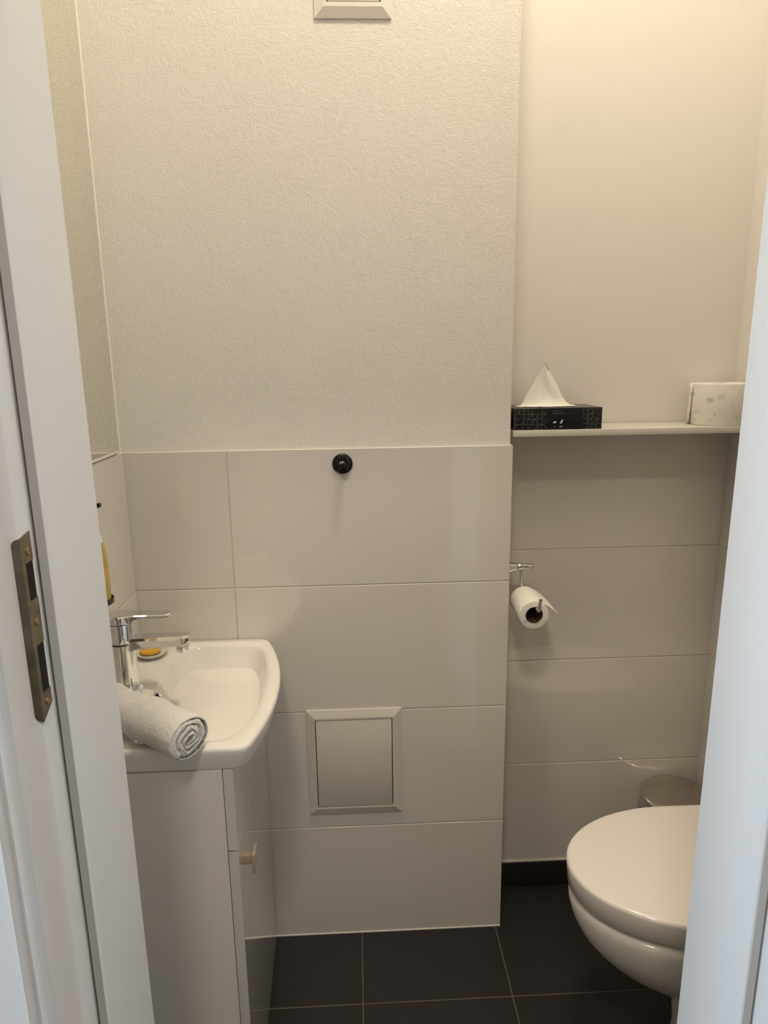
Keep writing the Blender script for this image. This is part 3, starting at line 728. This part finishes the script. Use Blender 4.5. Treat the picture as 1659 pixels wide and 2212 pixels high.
# ------------------------------------------------------------------ toilet
TY = 1.112
to = thing('toilet', 'white toilet with closed lid beside the right door jamb', 'toilet', (XR, TY, 0))
def tshape(x0, x1, hw, n=96, ex=2.0, wide=0.55):
    # D-shaped plan: half ellipse at the front (x0), straighter sides to the back (x1)
    pts = []; xm = x0 + (x1 - x0) * wide
    for k in range(n):
        a = 2 * PI * k / n; ca, sa = math.cos(a), math.sin(a)
        if ca < 0:
            x = xm + (xm - x0) * -abs(ca) ** (2 / ex); y = math.copysign(abs(sa) ** (2 / ex), sa) * hw
        else:
            x = xm + (x1 - xm) * ca ** (2 / 5.0); y = math.copysign(abs(sa) ** (2 / 3.4), sa) * hw
        pts.append(Vector((x, TY + y)))
    return pts
def tz(P, z, sag=0): return [Vector((p.x, p.y, z)) for p in P]
def shrink(P, e):
    n = len(P); out = []
    for i in range(n):
        t = (P[(i + 1) % n] - P[i - 1]).normalized(); out.append(P[i] + Vector((-t.y, t.x)) * e)
    return out
LP = tshape(0.3925, 0.845, 0.1670, wide=0.56)
ZL = 0.421
bm = bmesh.new()
rings(bm, [tz(shrink(LP, 0.010), ZL - 0.0500), tz(shrink(LP, 0.0050), ZL - 0.0500), tz(shrink(LP, 0.0035), ZL - 0.0485), tz(shrink(LP, 0.0010), ZL - 0.020), tz(LP, ZL - 0.0085), tz(shrink(LP, 0.0004), ZL - 0.0055), tz(shrink(LP, 0.0018), ZL - 0.0028), tz(shrink(LP, 0.0042), ZL - 0.0010),
           tz(shrink(LP, 0.0075), ZL - 0.0002), tz(shrink(LP, 0.014), ZL + 0.0002), tz([Vector((0.62, TY)) + (p - Vector((0.62, TY))) * 0.6 for p in LP], ZL + 0.0012), tz([Vector((0.62, TY)) + (p - Vector((0.62, TY))) * 0.2 for p in LP], ZL + 0.0016)])
kid(obj('lid', bm, M_seat, to, 1.0))
SPz = ZL - 0.0502
bm = bmesh.new()
rings(bm, [tz(shrink(LP, 0.030), SPz - 0.0125), tz(shrink(LP, 0.020), SPz - 0.0128), tz(shrink(LP, 0.016), SPz - 0.006), tz(shrink(LP, 0.016), SPz - 0.0006)])
kid(obj('seat', bm, M_seat, to, 1.0))
bz = SPz - 0.0128
BP = tshape(0.3955, XR - 0.001, 0.160, wide=0.52)
def bp(x0, hw, x1=XR - 0.001, w=0.52): return tshape(x0, x1, hw, wide=w)
sec = [(0.4165, 0.147, 0), (0.4065, 0.157, -0.0008), (0.4020, 0.1615, -0.0040), (0.4000, 0.1630, -0.0110)] + [(x + 0.0035, h + 0.0020, z) for x, h, z in ( (0.3965, 0.1605, -0.022), (0.4020, 0.158, -0.045), (0.4150, 0.151, -0.075), (0.4360, 0.140, -0.105), (0.4650, 0.127, -0.135), (0.5000, 0.112, -0.163), (0.5450, 0.096, -0.188), (0.590, 0.080, -0.203), (0.612, 0.072, -0.208))]
ped = [(0.6120, 0.072, -0.2085), (0.6150, 0.0712, -0.225), (0.622, 0.070, -0.265), (0.628, 0.070, -0.315), (0.630, 0.072, -0.335), (0.628, 0.073, -0.3553)]
bm = bmesh.new()
rings(bm, [tz(bp(x, h), bz + z) for x, h, z in sec])
kid(obj('bowl', bm, M_ceramic, to, 1.0))
bm = bmesh.new()
rings(bm, [tz(bp(x, h), max(0.0, bz + z)) for x, h, z in ped])
kid(obj('pedestal', bm, M_ceramic, to, 1.0))
for s in (-1, 1):
    kid(lathe('hinge', [(0.010, -0.012), (0.010, 0.012)], M_chrome, to, (0.853, TY + s * 0.07, ZL - 0.030), (0, 1, 0)))

# ------------------------------------------------------------------ pedal bin
px, py, pr_ = 0.7715, 1.4440, 0.0860
pb = thing('pedal_bin', 'small round brushed steel pedal bin in the corner behind the toilet', 'bin', (px, py, 0))
kid(lathe('foot_ring', [(0.080, 0), (0.081, 0.004), (0.081, 0.014), (0.078, 0.018)], M_black, pb, (px, py, 0)))
kid(lathe('bin_body', [(0.0805, 0.018), (0.0805, 0.268)], M_steel, pb, (px, py, 0), n=64))
kid(lathe('rim_ring', [(0.0820, 0.2682), (0.0835, 0.270), (0.0835, 0.282), (0.0825, 0.284)], M_steel_d, pb, (px, py, 0), n=64))
kid(lathe('lid', [(0.0830, 0.2842), (0.0860, 0.2860), (0.0865, 0.3170), (0.0855, 0.3205), (0.0830, 0.3225), (0.0800, 0.3232), (0.0785, 0.3240), (0.070, 0.3262), (0.050, 0.3290), (0.025, 0.3308), (0.002, 0.3312)], M_steel, pb, (px, py, 0), n=64))
kid(box('hinge', px + 0.02, px + 0.055, py + 0.079, py + 0.089, 0.262, 0.300, M_steel_d, pb, 0.002))
kid(box('pedal', px - 0.02, px + 0.02, py - 0.105, py - 0.0775, 0.003, 0.012, M_steel_d, pb, 0.002))
